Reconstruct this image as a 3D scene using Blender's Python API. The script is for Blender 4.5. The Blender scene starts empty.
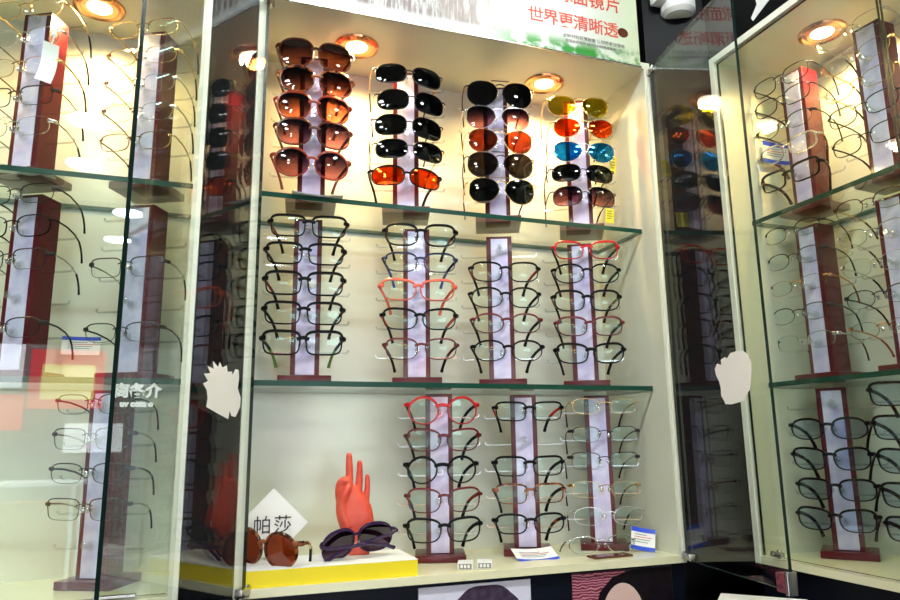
import bpy, bmesh, math, random
from mathutils import Vector, Matrix
random.seed(7)
C = bpy.context.scene.collection
sc = bpy.context.scene
PI = math.pi
R = math.radians

# ------------------------------------------------------------------ materials
MATS = {}
def newmat(name):
    m = bpy.data.materials.new(name); m.use_nodes = True
    nt = m.node_tree
    for n in list(nt.nodes): nt.nodes.remove(n)
    out = nt.nodes.new('ShaderNodeOutputMaterial')
    MATS[name] = m
    return m, nt, out
def node(nt, typ, **kw):
    n = nt.nodes.new(typ)
    for k, v in kw.items():
        if k in n.inputs.keys(): n.inputs[k].default_value = v
        else: setattr(n, k, v)
    return n
def c4(c): return (c[0], c[1], c[2], 1)
def solid(name, col, rough=.5, metal=0, spec=.5, coat=0, noise=None, bump=0, alpha=None):
    """plain or slightly mottled principled surface; noise=(scale, colour2, amount)"""
    m, nt, out = newmat(name)
    p = node(nt, 'ShaderNodeBsdfPrincipled')
    p.inputs['Base Color'].default_value = c4(col)
    p.inputs['Roughness'].default_value = rough
    p.inputs['Metallic'].default_value = metal
    p.inputs['Specular IOR Level'].default_value = spec
    p.inputs['Coat Weight'].default_value = coat
    p.inputs['Coat Roughness'].default_value = .05
    if noise:
        tc = node(nt, 'ShaderNodeTexCoord'); nz = node(nt, 'ShaderNodeTexNoise', Scale=noise[0], Detail=4.0)
        rp = node(nt, 'ShaderNodeValToRGB')
        rp.color_ramp.elements[0].position = .5 - noise[2]; rp.color_ramp.elements[1].position = .5 + noise[2]
        rp.color_ramp.elements[0].color = c4(col); rp.color_ramp.elements[1].color = c4(noise[1])
        nt.links.new(tc.outputs['Object'], nz.inputs['Vector']); nt.links.new(nz.outputs['Fac'], rp.inputs['Fac'])
        nt.links.new(rp.outputs['Color'], p.inputs['Base Color'])
        if bump:
            b = node(nt, 'ShaderNodeBump', Strength=bump, Distance=.002)
            nt.links.new(nz.outputs['Fac'], b.inputs['Height']); nt.links.new(b.outputs['Normal'], p.inputs['Normal'])
    nt.links.new(p.outputs[0], out.inputs[0])
    return m
def schlick(nt, f0, gain=1.0):
    g = node(nt, 'ShaderNodeNewGeometry')
    d = node(nt, 'ShaderNodeVectorMath', operation='DOT_PRODUCT')
    nt.links.new(g.outputs['Normal'], d.inputs[0]); nt.links.new(g.outputs['Incoming'], d.inputs[1])
    a = node(nt, 'ShaderNodeMath', operation='ABSOLUTE'); nt.links.new(d.outputs['Value'], a.inputs[0])
    s = node(nt, 'ShaderNodeMath', operation='SUBTRACT'); s.inputs[0].default_value = 1; nt.links.new(a.outputs[0], s.inputs[1])
    p = node(nt, 'ShaderNodeMath', operation='POWER'); nt.links.new(s.outputs[0], p.inputs[0]); p.inputs[1].default_value = 5
    m = node(nt, 'ShaderNodeMath', operation='MULTIPLY_ADD'); nt.links.new(p.outputs[0], m.inputs[0])
    m.inputs[1].default_value = (1 - f0) * gain; m.inputs[2].default_value = f0
    m.use_clamp = True
    return m
def clear(name, tint=(1,1,1), f0=.04, rough=0.0, gloss=(1,1,1), grad=None):
    """thin transparent sheet: tinted see-through plus mirror reflection; grad = (bottom tint, half height) for gradient lenses"""
    m, nt, out = newmat(name)
    t = node(nt, 'ShaderNodeBsdfTransparent', Color=c4(tint)); g = node(nt, 'ShaderNodeBsdfGlossy', Color=c4(gloss), Roughness=rough)
    if grad:
        tc = node(nt, 'ShaderNodeTexCoord'); sp = node(nt, 'ShaderNodeSeparateXYZ'); nt.links.new(tc.outputs['Object'], sp.inputs[0])
        mr = node(nt, 'ShaderNodeMapRange'); nt.links.new(sp.outputs['Z'], mr.inputs['Value'])
        mr.inputs['From Min'].default_value = -grad[1]; mr.inputs['From Max'].default_value = grad[1]
        rp = node(nt, 'ShaderNodeValToRGB'); rp.color_ramp.elements[0].color = c4(grad[0]); rp.color_ramp.elements[1].color = c4(tint)
        nt.links.new(mr.outputs[0], rp.inputs[0]); nt.links.new(rp.outputs[0], t.inputs['Color'])
    mx = node(nt, 'ShaderNodeMixShader'); f = schlick(nt, f0)
    nt.links.new(f.outputs[0], mx.inputs[0]); nt.links.new(t.outputs[0], mx.inputs[1]); nt.links.new(g.outputs[0], mx.inputs[2])
    nt.links.new(mx.outputs[0], out.inputs[0])
    return m
def glow(name, col, strength):
    m, nt, out = newmat(name)
    e = node(nt, 'ShaderNodeEmission', Color=c4(col), Strength=strength); nt.links.new(e.outputs[0], out.inputs[0]); return m

# ------------------------------------------------------------------ mesh helpers
def link(name, bm, mats, parent=None, smooth=False):
    me = bpy.data.meshes.new(name)
    bmesh.ops.recalc_face_normals(bm, faces=bm.faces)
    if smooth:
        for f in bm.faces: f.smooth = True
        for e in bm.edges:
            if len(e.link_faces) == 2 and e.calc_face_angle(0) > .7: e.smooth = False
    bm.to_mesh(me); bm.free()
    if not isinstance(mats, (list, tuple)): mats = [mats]
    for m in mats: me.materials.append(m)
    o = bpy.data.objects.new(name, me); C.objects.link(o)
    if parent: o.parent = parent
    return o
def bx(bm, x0, x1, y0, y1, z0, z1, bev=0, mi=0):
    r = bmesh.ops.create_cube(bm, size=1)
    vs = r['verts']
    for v in vs: v.co = Vector(((x0+x1)/2 + v.co.x*(x1-x0), (y0+y1)/2 + v.co.y*(y1-y0), (z0+z1)/2 + v.co.z*(z1-z0)))
    fs = list({f for v in vs for f in v.link_faces})
    for f in fs: f.material_index = mi
    if bev:
        es = list({e for v in vs for e in v.link_edges})
        bmesh.ops.bevel(bm, geom=es, offset=bev, segments=2, affect='EDGES', profile=.6, material=mi)
    return fs
def cyl(bm, p, q, r0, r1=None, seg=16, mi=0):
    p = Vector(p); q = Vector(q); d = q - p; r1 = r0 if r1 is None else r1
    rot = d.to_track_quat('Z', 'Y').to_matrix().to_4x4()
    r = bmesh.ops.create_cone(bm, cap_ends=True, segments=seg, radius1=r0, radius2=r1, depth=d.length, matrix=Matrix.Translation((p+q)/2) @ rot)
    for f in {f for v in r['verts'] for f in v.link_faces}: f.material_index = mi
def ball(bm, c, r, sx=1, sy=1, sz=1, seg=12):
    bmesh.ops.create_uvsphere(bm, u_segments=seg, v_segments=max(6, seg//2+2), radius=1, matrix=Matrix.Translation(c) @ Matrix.Diagonal((r*sx, r*sy, r*sz, 1)))
def tube(bm, pts, r, seg=6, sy=1.0, closed=False, up=Vector((0,0,1))):
    """sweep an ellipse (half width r, half height r*sy) along pts; r may be a list"""
    pts = [Vector(p) for p in pts]; n = len(pts); rings = []
    for i, p in enumerate(pts):
        a = pts[(i-1) % n] if (closed or i > 0) else p; b = pts[(i+1) % n] if (closed or i < n-1) else p
        t = (b - a).normalized()
        u = up - t*up.dot(t)
        if u.length < 1e-4: u = Vector((0,1,0)) - t*t.y
        u.normalize(); s = t.cross(u); rr = r[i] if isinstance(r, (list, tuple)) else r
        rings.append([bm.verts.new(p + s*math.cos(2*PI*k/seg)*rr + u*math.sin(2*PI*k/seg)*rr*sy) for k in range(seg)])
    for i in range(n if closed else n-1):
        A = rings[i]; B = rings[(i+1) % n]
        for k in range(seg): bm.faces.new((A[k], A[(k+1) % seg], B[(k+1) % seg], B[k]))
    if not closed:
        bm.faces.new(rings[0][::-1]); bm.faces.new(rings[-1])
def slab(bm, pts, t, mi=0, axis='y', at=0.0):
    """extrude a 2-D outline (x,z) to thickness t along y, starting at y=at"""
    f = [bm.verts.new((p[0], at, p[1])) for p in pts]; b = [bm.verts.new((p[0], at+t, p[1])) for p in pts]
    fs = [bm.faces.new(f), bm.faces.new(b[::-1])]
    n = len(pts)
    for i in range(n): fs.append(bm.faces.new((f[i], b[i], b[(i+1) % n], f[(i+1) % n])))
    for q in fs: q.material_index = mi
    return fs
def empty(name, loc=(0,0,0), rz=0, label=None, cat=None, group=None, rot=None):
    o = bpy.data.objects.new(name, None); C.objects.link(o); o.location = loc
    o.rotation_euler = rot if rot else (0, 0, rz); o.empty_display_size = .02
    if label: o['label'] = label
    if cat: o['category'] = cat
    if group: o['group'] = group
    return o
def tag(o, label, cat, group=None):
    o['label'] = label; o['category'] = cat
    if group: o['group'] = group
    return o
def struct(o): o['kind'] = 'structure'; return o
def text_bm(body, size, mat, name, parent, loc, rot, extrude=.0004, bold=0.0):
    c = bpy.data.curves.new(name, 'FONT'); c.body = body; c.size = size; c.extrude = extrude; c.offset = bold; c.align_x = 'CENTER'; c.align_y = 'CENTER'
    c.resolution_u = 3
    t = bpy.data.objects.new(name, c); C.objects.link(t)
    dg = bpy.context.evaluated_depsgraph_get(); me = bpy.data.meshes.new_from_object(t.evaluated_get(dg)); me.name = name
    bpy.data.objects.remove(t); bpy.data.curves.remove(c)
    me.materials.clear(); me.materials.append(mat)
    o = bpy.data.objects.new(name, me); C.objects.link(o); o.location = loc; o.rotation_euler = rot
    if parent: o.parent = parent
    return o
def copy_tree(o, parent=None):
    c = o.copy(); C.objects.link(c); c.parent = parent
    for ch in list(o.children): copy_tree(ch, c)
    return c
WORLD, PANEL, EXPO, POST, SPOT = 5.0, 42.0, 1.2, 0.05, 8.5
STICK_L= [(0.1707, 1.4539), (0.1677, 1.4661), (0.1718, 1.4779), (0.184, 1.4868), (0.1695, 1.4915), (0.1834, 1.501), (0.1635, 1.5036), (0.1738, 1.5135), (0.1533, 1.5106), (0.1575, 1.5221), (0.1401, 1.5147), (0.135, 1.5228), (0.1262, 1.5155), (0.1118, 1.5204), (0.1075, 1.5108), (0.0929, 1.5127), (0.089, 1.5067), (0.0803, 1.5178), (0.0688, 1.5174), (0.0655, 1.5058), (0.0689, 1.4878), (0.0565, 1.4739), (0.057, 1.4591), (0.072, 1.4425), (0.0866, 1.4434), (0.0939, 1.4517), (0.0976, 1.4383), (0.1353, 1.446)]
STICK_R= [(0.1657, 1.5274), (0.1744, 1.5366), (0.1876, 1.5324), (0.188, 1.5423), (0.2004, 1.5456), (0.208, 1.5425), (0.2198, 1.5509), (0.2329, 1.5517), (0.2458, 1.5528), (0.26, 1.5489), (0.271, 1.5417), (0.2737, 1.534), (0.2784, 1.5276), (0.2754, 1.5091), (0.2699, 1.4893), (0.2661, 1.4809), (0.2552, 1.4729), (0.2464, 1.4633), (0.2312, 1.4612), (0.221, 1.4603), (0.2079, 1.4589), (0.1897, 1.4604), (0.187, 1.4667), (0.1788, 1.4764), (0.1799, 1.4902), (0.1764, 1.5029), (0.1682, 1.5146)]
GL={
'tA' :[(0.189, 1.33, 2.183),(0.192, 1.33, 2.124),(0.188, 1.33, 2.066),(0.19, 1.33, 2.01),(0.187, 1.33, 1.945),],
'tB' :[(0.389, 1.33, 2.172),(0.394, 1.33, 2.112),(0.389, 1.33, 2.054),(0.391, 1.33, 2.001),(0.384, 1.33, 1.94),],
'tC' :[(0.601, 1.33, 2.166),(0.595, 1.33, 2.108),(0.599, 1.33, 2.053),(0.598, 1.33, 1.997),(0.599, 1.33, 1.937),],
'tD' :[(0.801, 1.33, 2.167),(0.812, 1.33, 2.114),(0.811, 1.33, 2.055),(0.804, 1.33, 1.999),(0.805, 1.33, 1.943),],
'mA' :[(0.184, 1.33, 1.815),(0.179, 1.33, 1.759),(0.179, 1.33, 1.7),(0.179, 1.33, 1.642),(0.179, 1.33, 1.585),],
'mB' :[(0.413, 1.33, 1.817),(0.412, 1.33, 1.759),(0.407, 1.33, 1.701),(0.41, 1.33, 1.641),(0.413, 1.33, 1.581),],
'mC' :[(0.601, 1.33, 1.752),(0.6, 1.33, 1.696),(0.602, 1.33, 1.641),(0.603, 1.33, 1.583),],
'mD' :[(0.802, 1.33, 1.816),(0.8, 1.33, 1.762),(0.797, 1.33, 1.7),(0.801, 1.33, 1.643),(0.799, 1.33, 1.583),],
'bA' :[(0.464, 1.35, 1.46),(0.465, 1.35, 1.402),(0.461, 1.35, 1.344),(0.465, 1.35, 1.286),(0.464, 1.35, 1.23),],
'bB' :[(0.656, 1.35, 1.459),(0.652, 1.35, 1.347),(0.652, 1.35, 1.292),(0.65, 1.35, 1.233),],
'bC' :[(0.839, 1.35, 1.471),(0.836, 1.35, 1.41),(0.832, 1.35, 1.354),(0.83, 1.35, 1.295),(0.834, 1.35, 1.24),],
'R1t' :[(1.17, 1.096, 2.172),(1.17, 1.099, 2.124),(1.17, 1.101, 2.067),(1.17, 1.099, 2.01),(1.17, 1.1, 1.95),],
'R2t' :[(1.17, 0.918, 2.185),(1.17, 0.913, 2.125),(1.17, 0.913, 2.069),(1.17, 0.912, 2.016),(1.17, 0.911, 1.955),],
'R1m' :[(1.17, 1.113, 1.829),(1.17, 1.113, 1.77),(1.17, 1.113, 1.712),(1.17, 1.115, 1.651),(1.17, 1.109, 1.592),],
'R1b' :[(1.17, 1.076, 1.414),(1.17, 1.078, 1.356),(1.17, 1.074, 1.298),(1.17, 1.082, 1.241),],
}
ZC = 1.40                       # eye height; the cabinets hang around it
ZB = ZC - .246                  # underside of the cabinets' base board
ZT = ZC + .841                  # underside of the cabinets' top
SH1 = ZC + .4675                # top faces of the two glass shelves
SH2 = ZC + .112
BASE = ZC - .232                # top face of the base board
YF = 1.25                       # front plane of left and centre cabinets
YBK = 1.49
XF = 1.07                       # front plane of the right cabinet
XBK = 1.31

M = {}
M['cream'] = solid('cream_laminate', (.72,.72,.57), .30, spec=.5, noise=(9, (.67,.68,.55), .3))
M['back'] = solid('cream_back_laminate', (.74,.77,.69), .18, spec=.5, noise=(7, (.68,.72,.66), .3))
M['base'] = solid('pale_yellow_laminate', (.84,.80,.54), .16, spec=.5, noise=(12, (.78,.75,.51), .3))
M['edge'] = solid('cream_edge_band', (.90,.88,.76), .3)
M['dark'] = solid('black_gloss_laminate', (.003,.003,.004), .35, spec=.06)
M['navy'] = solid('navy_black_laminate', (.004,.006,.013), .4, spec=.15)
M['maroon'] = solid('maroon_lacquer', (.115,.007,.013), .28, spec=.35, noise=(30, (.07,.005,.009), .3), coat=.15)
M['lilac'] = solid('lilac_marbled_acrylic', (.54,.50,.82), .25, noise=(28, (.78,.75,.97), .16), coat=.3)
M['gold'] = solid('gold_metal', (.75,.52,.22), .2, 1)
M['copper'] = solid('copper_ring', (.70,.34,.16), .18, 1)
M['silver'] = solid('silver_metal', (.75,.75,.74), .18, 1)
M['steel'] = solid('steel', (.5,.5,.48), .25, 1)
M['gun'] = solid('gunmetal', (.045,.04,.04), .3, .6, spec=.3)
M['black'] = solid('black_acetate', (.003,.003,.004), .35, spec=.12)
M['navyf'] = solid('dark_blue_acetate', (.010,.018,.07), .2)
M['brown'] = solid('brown_acetate', (.10,.025,.012), .15)
M['tort'] = solid('tortoise_acetate', (.35,.10,.03), .15, noise=(90, (.03,.008,.004), .08))
M['redbrown'] = solid('red_brown_acetate', (.28,.04,.02), .15)
M['red'] = solid('red_acetate', (.60,.010,.012), .2)
M['coral'] = solid('coral_acetate', (.80,.13,.07), .2)
M['wine'] = solid('wine_acetate', (.12,.006,.010), .2)
M['purple'] = solid('dark_purple_acetate', (.030,.010,.055), .12)
M['green'] = solid('green_tip', (.10,.20,.02), .3)
M['blue'] = solid('blue_tip', (.01,.06,.25), .3)
M['white'] = solid('white_plastic', (.80,.80,.78), .35)
M['paper'] = solid('white_paper', (.85,.85,.84), .6)
M['clearf'] = clear('clear_rim', (.93,.93,.90), .10)
M['acrylic'] = clear('clear_acrylic', (.93,.94,.95), .16, rough=.08)
M['glass'] = clear('cabinet_glass', (.95,.975,.955), .026)
M['shelf'] = clear('shelf_glass', (.93,.97,.94), .035)
M['glassedge'] = solid('green_glass_edge', (.004,.050,.032), .25, spec=.3)
M['dooredge'] = solid('dark_green_glass_edge', (.004,.016,.013), .25, spec=.3)
M['lens'] = clear('clear_lens', (.975,.99,.98), .022, gloss=(.55,1,.92))
M['lensb'] = clear('blue_coated_lens', (.90,.94,1.0), .09, gloss=(.40,.62,1))
M['brownlens'] = clear('brown_gradient_lens', (.05,.02,.012), .05, grad=((.66,.34,.22), .020))
M['darklens'] = clear('dark_lens', (.045,.055,.045), .055)
M['greylens'] = clear('grey_lens', (.12,.10,.07), .055)
M['violetlens'] = clear('violet_gradient_lens', (.06,.03,.06), .05, grad=((.62,.36,.36), .020))
M['browndark'] = clear('brown_lens', (.34,.11,.04), .05)
M['yellowm'] = clear('yellow_mirror_lens', (.80,.72,.03), .36, gloss=(.95,.85,.10), rough=.03)
M['orangem'] = clear('orange_mirror_lens', (.90,.20,.02), .36, gloss=(1.0,.22,.03), rough=.03)
M['bluem'] = clear('blue_mirror_lens', (.06,.42,.80), .38, gloss=(.10,.55,1.0), rough=.03)
M['purplel'] = clear('purple_gradient_lens', (.05,.02,.06), .06, grad=((.30,.16,.26), .024))
M['tagyellow'] = solid('yellow_sticker', (.85,.72,.03), .5)
M['tagblue'] = solid('blue_print', (.02,.07,.62), .4)
M['ink'] = solid('black_print', (.01,.01,.012), .5)
M['inkgrey'] = solid('grey_print', (.20,.20,.21), .5)
M['redprint'] = solid('red_print', (.75,.05,.02), .5)
M['yellowbox'] = solid('yellow_card', (.90,.72,.004), .45)
M['redhand'] = solid('red_painted_wood', (.66,.06,.035), .38, noise=(40, (.80,.11,.06), .25), coat=.1)

# ------------------------------------------------------------------ cabinets
def sheet(name, x0, x1, y0, y1, z0, z1, body, edge, thin, parent):
    """glass sheet whose narrow faces show the green glass edge"""
    bm = bmesh.new(); fs = bx(bm, x0, x1, y0, y1, z0, z1)
    bm.normal_update()
    for f in fs:
        n = f.normal
        big = abs(n[thin]) > .9
        f.material_index = 0 if big else 1
    return link(name, bm, [body, edge], parent)
def part(name, mat, parent, *box, bev=0):
    bm = bmesh.new(); bx(bm, *box, bev=bev); return link(name, bm, mat, parent)
def downlight(parent, x, y, power, col=(1,.67,.28)):
    bm = bmesh.new()
    prof = [(.0225,.000),(.0235,-.0035),(.029,-.0055),(.032,-.0060),(.035,-.0045),(.040,-.0070),(.046,-.0045),(.0475,.0)]
    seg = 40; rings = []
    for (r, z) in prof: rings.append([bm.verts.new((x + r*math.cos(2*PI*k/seg), y + r*math.sin(2*PI*k/seg), ZT + z)) for k in range(seg)])
    for a, b in zip(rings, rings[1:]):
        for k in range(seg): bm.faces.new((a[k], a[(k+1) % seg], b[(k+1) % seg], b[k]))
    ring = link('downlight', bm, M['copper'], parent, True)
    bm = bmesh.new(); cyl(bm, (x,y,ZT-.0005), (x,y,ZT-.0055), .0225, .019, 32); link('bulb', bm, M['lampface'], ring, True)
    l = bpy.data.lights.new('downlight_beam', 'SPOT'); l.energy = power; l.color = col; l.spot_size = R(165); l.spot_blend = .6; l.shadow_soft_size = .022
    o = bpy.data.objects.new('downlight_beam', l); C.objects.link(o); o.location = (x, y, ZT-.012)
M['lampface'] = glow('lamp_face', (1,.88,.70), 6)
def hinge(parent, x, y, z, rz=0, nm='hinge'):
    bm = bmesh.new(); bx(bm, -.014,.014,-.004,.004,-.005,.005, .001); cyl(bm, (0,-.005,-.008),(0,-.005,.008), .0045, seg=12); cyl(bm, (.010,-.006,0),(.010,.006,0), .0035, seg=10)
    o = link(nm, bm, M['steel'], parent, True); o.location = (x, y, z); o.rotation_euler = (0,0,rz); return o

# centre cabinet
cab = empty('display_cabinet', (.5075, YF, ZB), label='cream centre display cabinet with two glass shelves and open glass doors', cat='cabinet')
def rel(o, p): o.parent = p; o.matrix_parent_inverse = Matrix.Translation(-Vector(p.location)); return o
class Cab:                                   # parts are modelled in world coordinates and re-based on the root
    def __init__(s, root): s.r = root; s.t = []
    def add(s, o): o.parent = s.r; o.location = Vector(o.location) - s.r.location; return o
def cpart(c, name, mat, *box, bev=0):
    o = part(name, mat, None, *box, bev=bev); return c.add(o)
def cshelf(c, x0, x1, y0, y1, ztop):
    o = sheet('glass_shelf', x0, x1, y0, y1, ztop-.010, ztop, M['shelf'], M['glassedge'], 2, None); return c.add(o)
c = Cab(cab); X0, X1 = .069, .946
cpart(c, 'back_panel', M['back'], X0, X1, YBK, YBK+.015, ZB, ZT+.015)
cpart(c, 'side_panel', M['cream'], X0, X0+.015, YF+.001, YBK, ZB, ZT)
cpart(c, 'side_panel', M['cream'], X1-.015, X1, YF+.001, YBK, ZB, ZT)
cpart(c, 'edge_strip', M['edge'], X0, X0+.013, YF-.001, YF+.001, ZB, ZT)
cpart(c, 'edge_strip', M['edge'], X1-.008, X1, YF-.001, YF+.001, ZB, ZT)
cpart(c, 'top_panel', M['cream'], X0, X1, YF, YBK, ZT, ZT+.015)
cpart(c, 'base_board', M['base'], X0+.015, X1-.015, YF-.001, YBK, ZB, BASE)
cshelf(c, X0+.016, X1-.016, YF+.05, YBK-.002, SH1); cshelf(c, X0+.016, X1-.016, YF+.05, YBK-.002, SH2)
for x, y in ((.281,1.365),(.741,1.383)):
    d = None
    downlight(None, x, y, SPOT)
    o = [q for q in bpy.data.objects if q.name.startswith('downlight') and q.type == 'MESH' and q.parent is None][0]; c.add(o)

def door(c, hx, hy, ang, w, z0, z1, stick, clip):
    root = empty('glass_door', (hx, hy, z0), ang); c.add(root)
    bm = bmesh.new(); fs = bx(bm, .004, w, -.003, .003, 0, z1-z0); bm.normal_update()
    for f in fs: f.material_index = 0 if abs(f.normal.y) > .9 else 1
    link('pane', bm, [M['glass'], M['dooredge']], root)
    # paper cut-out hand stuck on the camera side
    sgn = 1 if clip else -1
    bm = bmesh.new(); slab(bm, [(u, z-z0) for u, z in stick], .0006, at=(-.0042 if clip else .0036)); o = link('hand_sticker', bm, M['paper'], root)
    if clip:
        bm = bmesh.new(); bx(bm, w-.028, w-.004, -.008, .008, -.004, .026, .002); h = link('corner_clip', bm, M['clip'], root)
        bm = bmesh.new(); bx(bm, w-.004, w+.003, -.009, .009, -.006, .030, .001); link('clip_cap', bm, M['steel'], root)
    for z in (.006, z1-z0-.012):
        bm = bmesh.new(); bx(bm, -.012,.024,-.007,.007,z-.006,z+.008,.002); cyl(bm, (-.006,0,z-.008),(-.006,0,z+.010),.006,seg=14); link('hinge', bm, M['steel'], root, True)
M['clip'] = solid('red_wrapped_clip', (.30,.06,.09), .35, noise=(120, (.10,.02,.04), .1))
door(c, .943, 1.246, R(262), .32, ZB+.006, ZT, STICK_R, True)
door(c, .086, 1.246, R(242.5), .39, ZB+.006, ZT, STICK_L, False)

# left cabinet
cab = empty('display_cabinet', (-.46, YF, ZB), label='cream left display cabinet behind a closed glass pane with metal-framed eyeglasses', cat='cabinet')
c = Cab(cab); X0, X1 = -.92, -.015
cpart(c, 'back_panel', M['back'], X0, X1, YBK, YBK+.015, ZB, ZT+.015)
cpart(c, 'side_panel', M['cream'], X0, X0+.015, YF+.001, YBK, ZB, ZT)
cpart(c, 'side_panel', M['cream'], X1-.015, X1, YF+.001, YBK, ZB, ZT)
cpart(c, 'edge_strip', M['edge'], X1-.008, X1, YF-.001, YF+.001, ZB, ZT)
cpart(c, 'top_panel', M['cream'], X0, X1, YF, YBK, ZT, ZT+.015)
cpart(c, 'base_board', M['base'], X0+.015, X1-.015, YF-.001, YBK, ZB, BASE)
cshelf(c, X0+.016, X1-.016, YF+.05, YBK-.002, SH1); cshelf(c, X0+.016, X1-.016, YF+.05, YBK-.002, SH2)
downlight(None, -.224, 1.385, SPOT*.6); downlight(None, -.66, 1.385, SPOT*.6)
for o in [q for q in bpy.data.objects if q.name.startswith('downlight') and q.type == 'MESH' and q.parent is None]: c.add(o)
c.add(sheet('closed_pane', X0+.016, X1-.018, YF+.004, YF+.010, BASE+.003, ZT-.003, M['glass'], M['dooredge'], 1, None))
bm = bmesh.new(); bx(bm, -.135,-.075, YF-.012, YF-.002, BASE+.004, BASE+.009, .001); c.add(link('pull_bar', bm, M['steel']))

lt = [text_bm('商各介', .024, M['paper'], 'lettering', None, (-.095, YF+.0034, ZC+.086), (PI/2,0,0), .0003, .001), text_bm('uv com o', .013, M['paper'], 'lettering', None, (-.095, YF+.0034, ZC+.066), (PI/2,0,0), .0003, .001)]
for q in lt: c.add(q)

# right cabinet
cab = empty('display_cabinet', (XF, .69, ZB), label='cream right display cabinet built at a right angle, rows of metal eyeglasses', cat='cabinet')
c = Cab(cab); Y0, Y1 = .20, 1.194
cpart(c, 'back_panel', M['back'], XBK, XBK+.015, Y0, Y1, ZB, ZT+.015)
cpart(c, 'side_panel', M['cream'], XF+.001, XBK, Y1-.015, Y1, ZB, ZT)
cpart(c, 'side_panel', M['cream'], XF+.001, XBK, Y0, Y0+.015, ZB, ZT)
cpart(c, 'edge_strip', M['edge'], XF-.001, XF+.001, Y1-.014, Y1, ZB, ZT)
cpart(c, 'top_panel', M['cream'], XF, XBK, Y0, Y1, ZT, ZT+.015)
cpart(c, 'edge_strip', M['edge'], XF-.001, XF, Y0, Y1, ZT, ZT+.015)
cpart(c, 'base_board', M['base'], XF-.001, XBK, Y0+.015, Y1-.015, ZB, BASE)
cshelf(c, XF+.062, XBK-.002, Y0+.016, Y1-.016, SH1); cshelf(c, XF+.062, XBK-.002, Y0+.016, Y1-.016, SH2)
downlight(None, 1.204, 1.003, SPOT*.7); downlight(None, 1.204, .55, SPOT*.6)
for o in [q for q in bpy.data.objects if q.name.startswith('downlight') and q.type == 'MESH' and q.parent is None]: c.add(o)
for a, b in ((.783, Y1-.018), (.30, .777)):
    c.add(sheet('closed_pane', XF+.004, XF+.010, a, b, BASE+.003, ZT-.003, M['glass'], M['dooredge'], 0, None))
for z in (BASE+.010,):
    o = hinge(None, XF-.004, 1.13, z, R(90), 'hinge'); c.add(o)

# ------------------------------------------------------------------ setting
def sbox(name, mat, *b): return struct(part(name, mat, None, *b))
M['wallw'] = solid('shop_wall', (.45,.45,.43), .7); M['floor'] = solid('grey_floor', (.28,.27,.25), .35, noise=(3, (.22,.21,.20), .3)); M['ceil'] = solid('ceiling_white', (.65,.65,.62), .8)
M['darkwall'] = solid('dark_wall', (.05,.05,.055), .7)
CE = 2.85
sbox('floor', M['floor'], -2.4, 3.2, -3.2, 1.6, -.05, 0)
sbox('ceiling', M['darkwall'], -2.4, 3.2, -3.2, 1.6, CE, CE+.05)
sbox('wall_front', M['darkwall'], -2.4, 1.6, 1.52, 1.6, 0, CE)
sbox('wall_right', M['darkwall'], 1.36, 1.46, -3.2, 1.52, 0, CE)
sbox('wall_left', M['darkwall'], -2.4, -2.3, -3.2, 1.52, 0, CE)
sbox('wall_back', M['darkwall'], -2.4, 3.2, -3.2, -3.1, 2.12, CE)                # lintel over the open shop front
# dark pilasters between the cabinets
def prism(name, pts, z0, z1, mat):
    bm = bmesh.new(); a = [bm.verts.new((x,y,z0)) for x,y in pts]; b = [bm.verts.new((x,y,z1)) for x,y in pts]; n = len(pts)
    bm.faces.new(a[::-1]); bm.faces.new(b)
    for i in range(n): bm.faces.new((a[i], a[(i+1)%n], b[(i+1)%n], b[i]))
    return struct(link(name, bm, mat))
prism('trim_1', [(-.014,1.262),(.068,1.262),(.068,1.515),(-.014,1.515)], ZB, CE-.001, M['dark'])
prism('trim_2', [(.947,1.262),(1.072,1.200),(1.33,1.200),(1.33,1.515),(.947,1.515)], ZB, CE-.001, M['dark'])
# lower cupboards
def cupboard(name, label, *b):
    o = part(name, M['navy'], None, *b); return tag(o, label, 'cupboard')
cupboard('lower_cupboard', 'dark navy lower cupboard carrying the left and centre cabinets', -.92, .946, 1.262, 1.515, 0, ZB-.001)
cupboard('lower_cupboard', 'dark navy lower cupboard under the right cabinet', 1.085, 1.35, .2, 1.194, 0, ZB-.001)
# header boards
for o, lab in ((part('header_board', M['dark'], None, XF-.002, XF+.01, .2, 1.192, ZT+.016, CE-.001), 'black glossy header board above the right cabinet with white lettering'),
          (part('header_board', M['dark'], None, -.92, -.016, YF, YF+.012, ZT+.016, CE-.001), 'black header board above the left cabinet')):
    tag(o, lab, 'header board')
    hb = o if 'right' in lab else None
    if hb:
        bm = bmesh.new()
        pts = [(1.039,.925),(.985,.925),(.985,.893),(1.050,.868),(1.054,.877),(1.035,.897)]
        a = [bm.verts.new((XF-.0032, y, ZC+z)) for y, z in pts]; b = [bm.verts.new((XF-.0021, y, ZC+z)) for y, z in pts]
        bm.faces.new(a); bm.faces.new(b[::-1])
        for i in range(6): bm.faces.new((a[i], b[i], b[(i+1)%6], a[(i+1)%6]))
        link('white_lettering', bm, M['paper'], hb)

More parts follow.
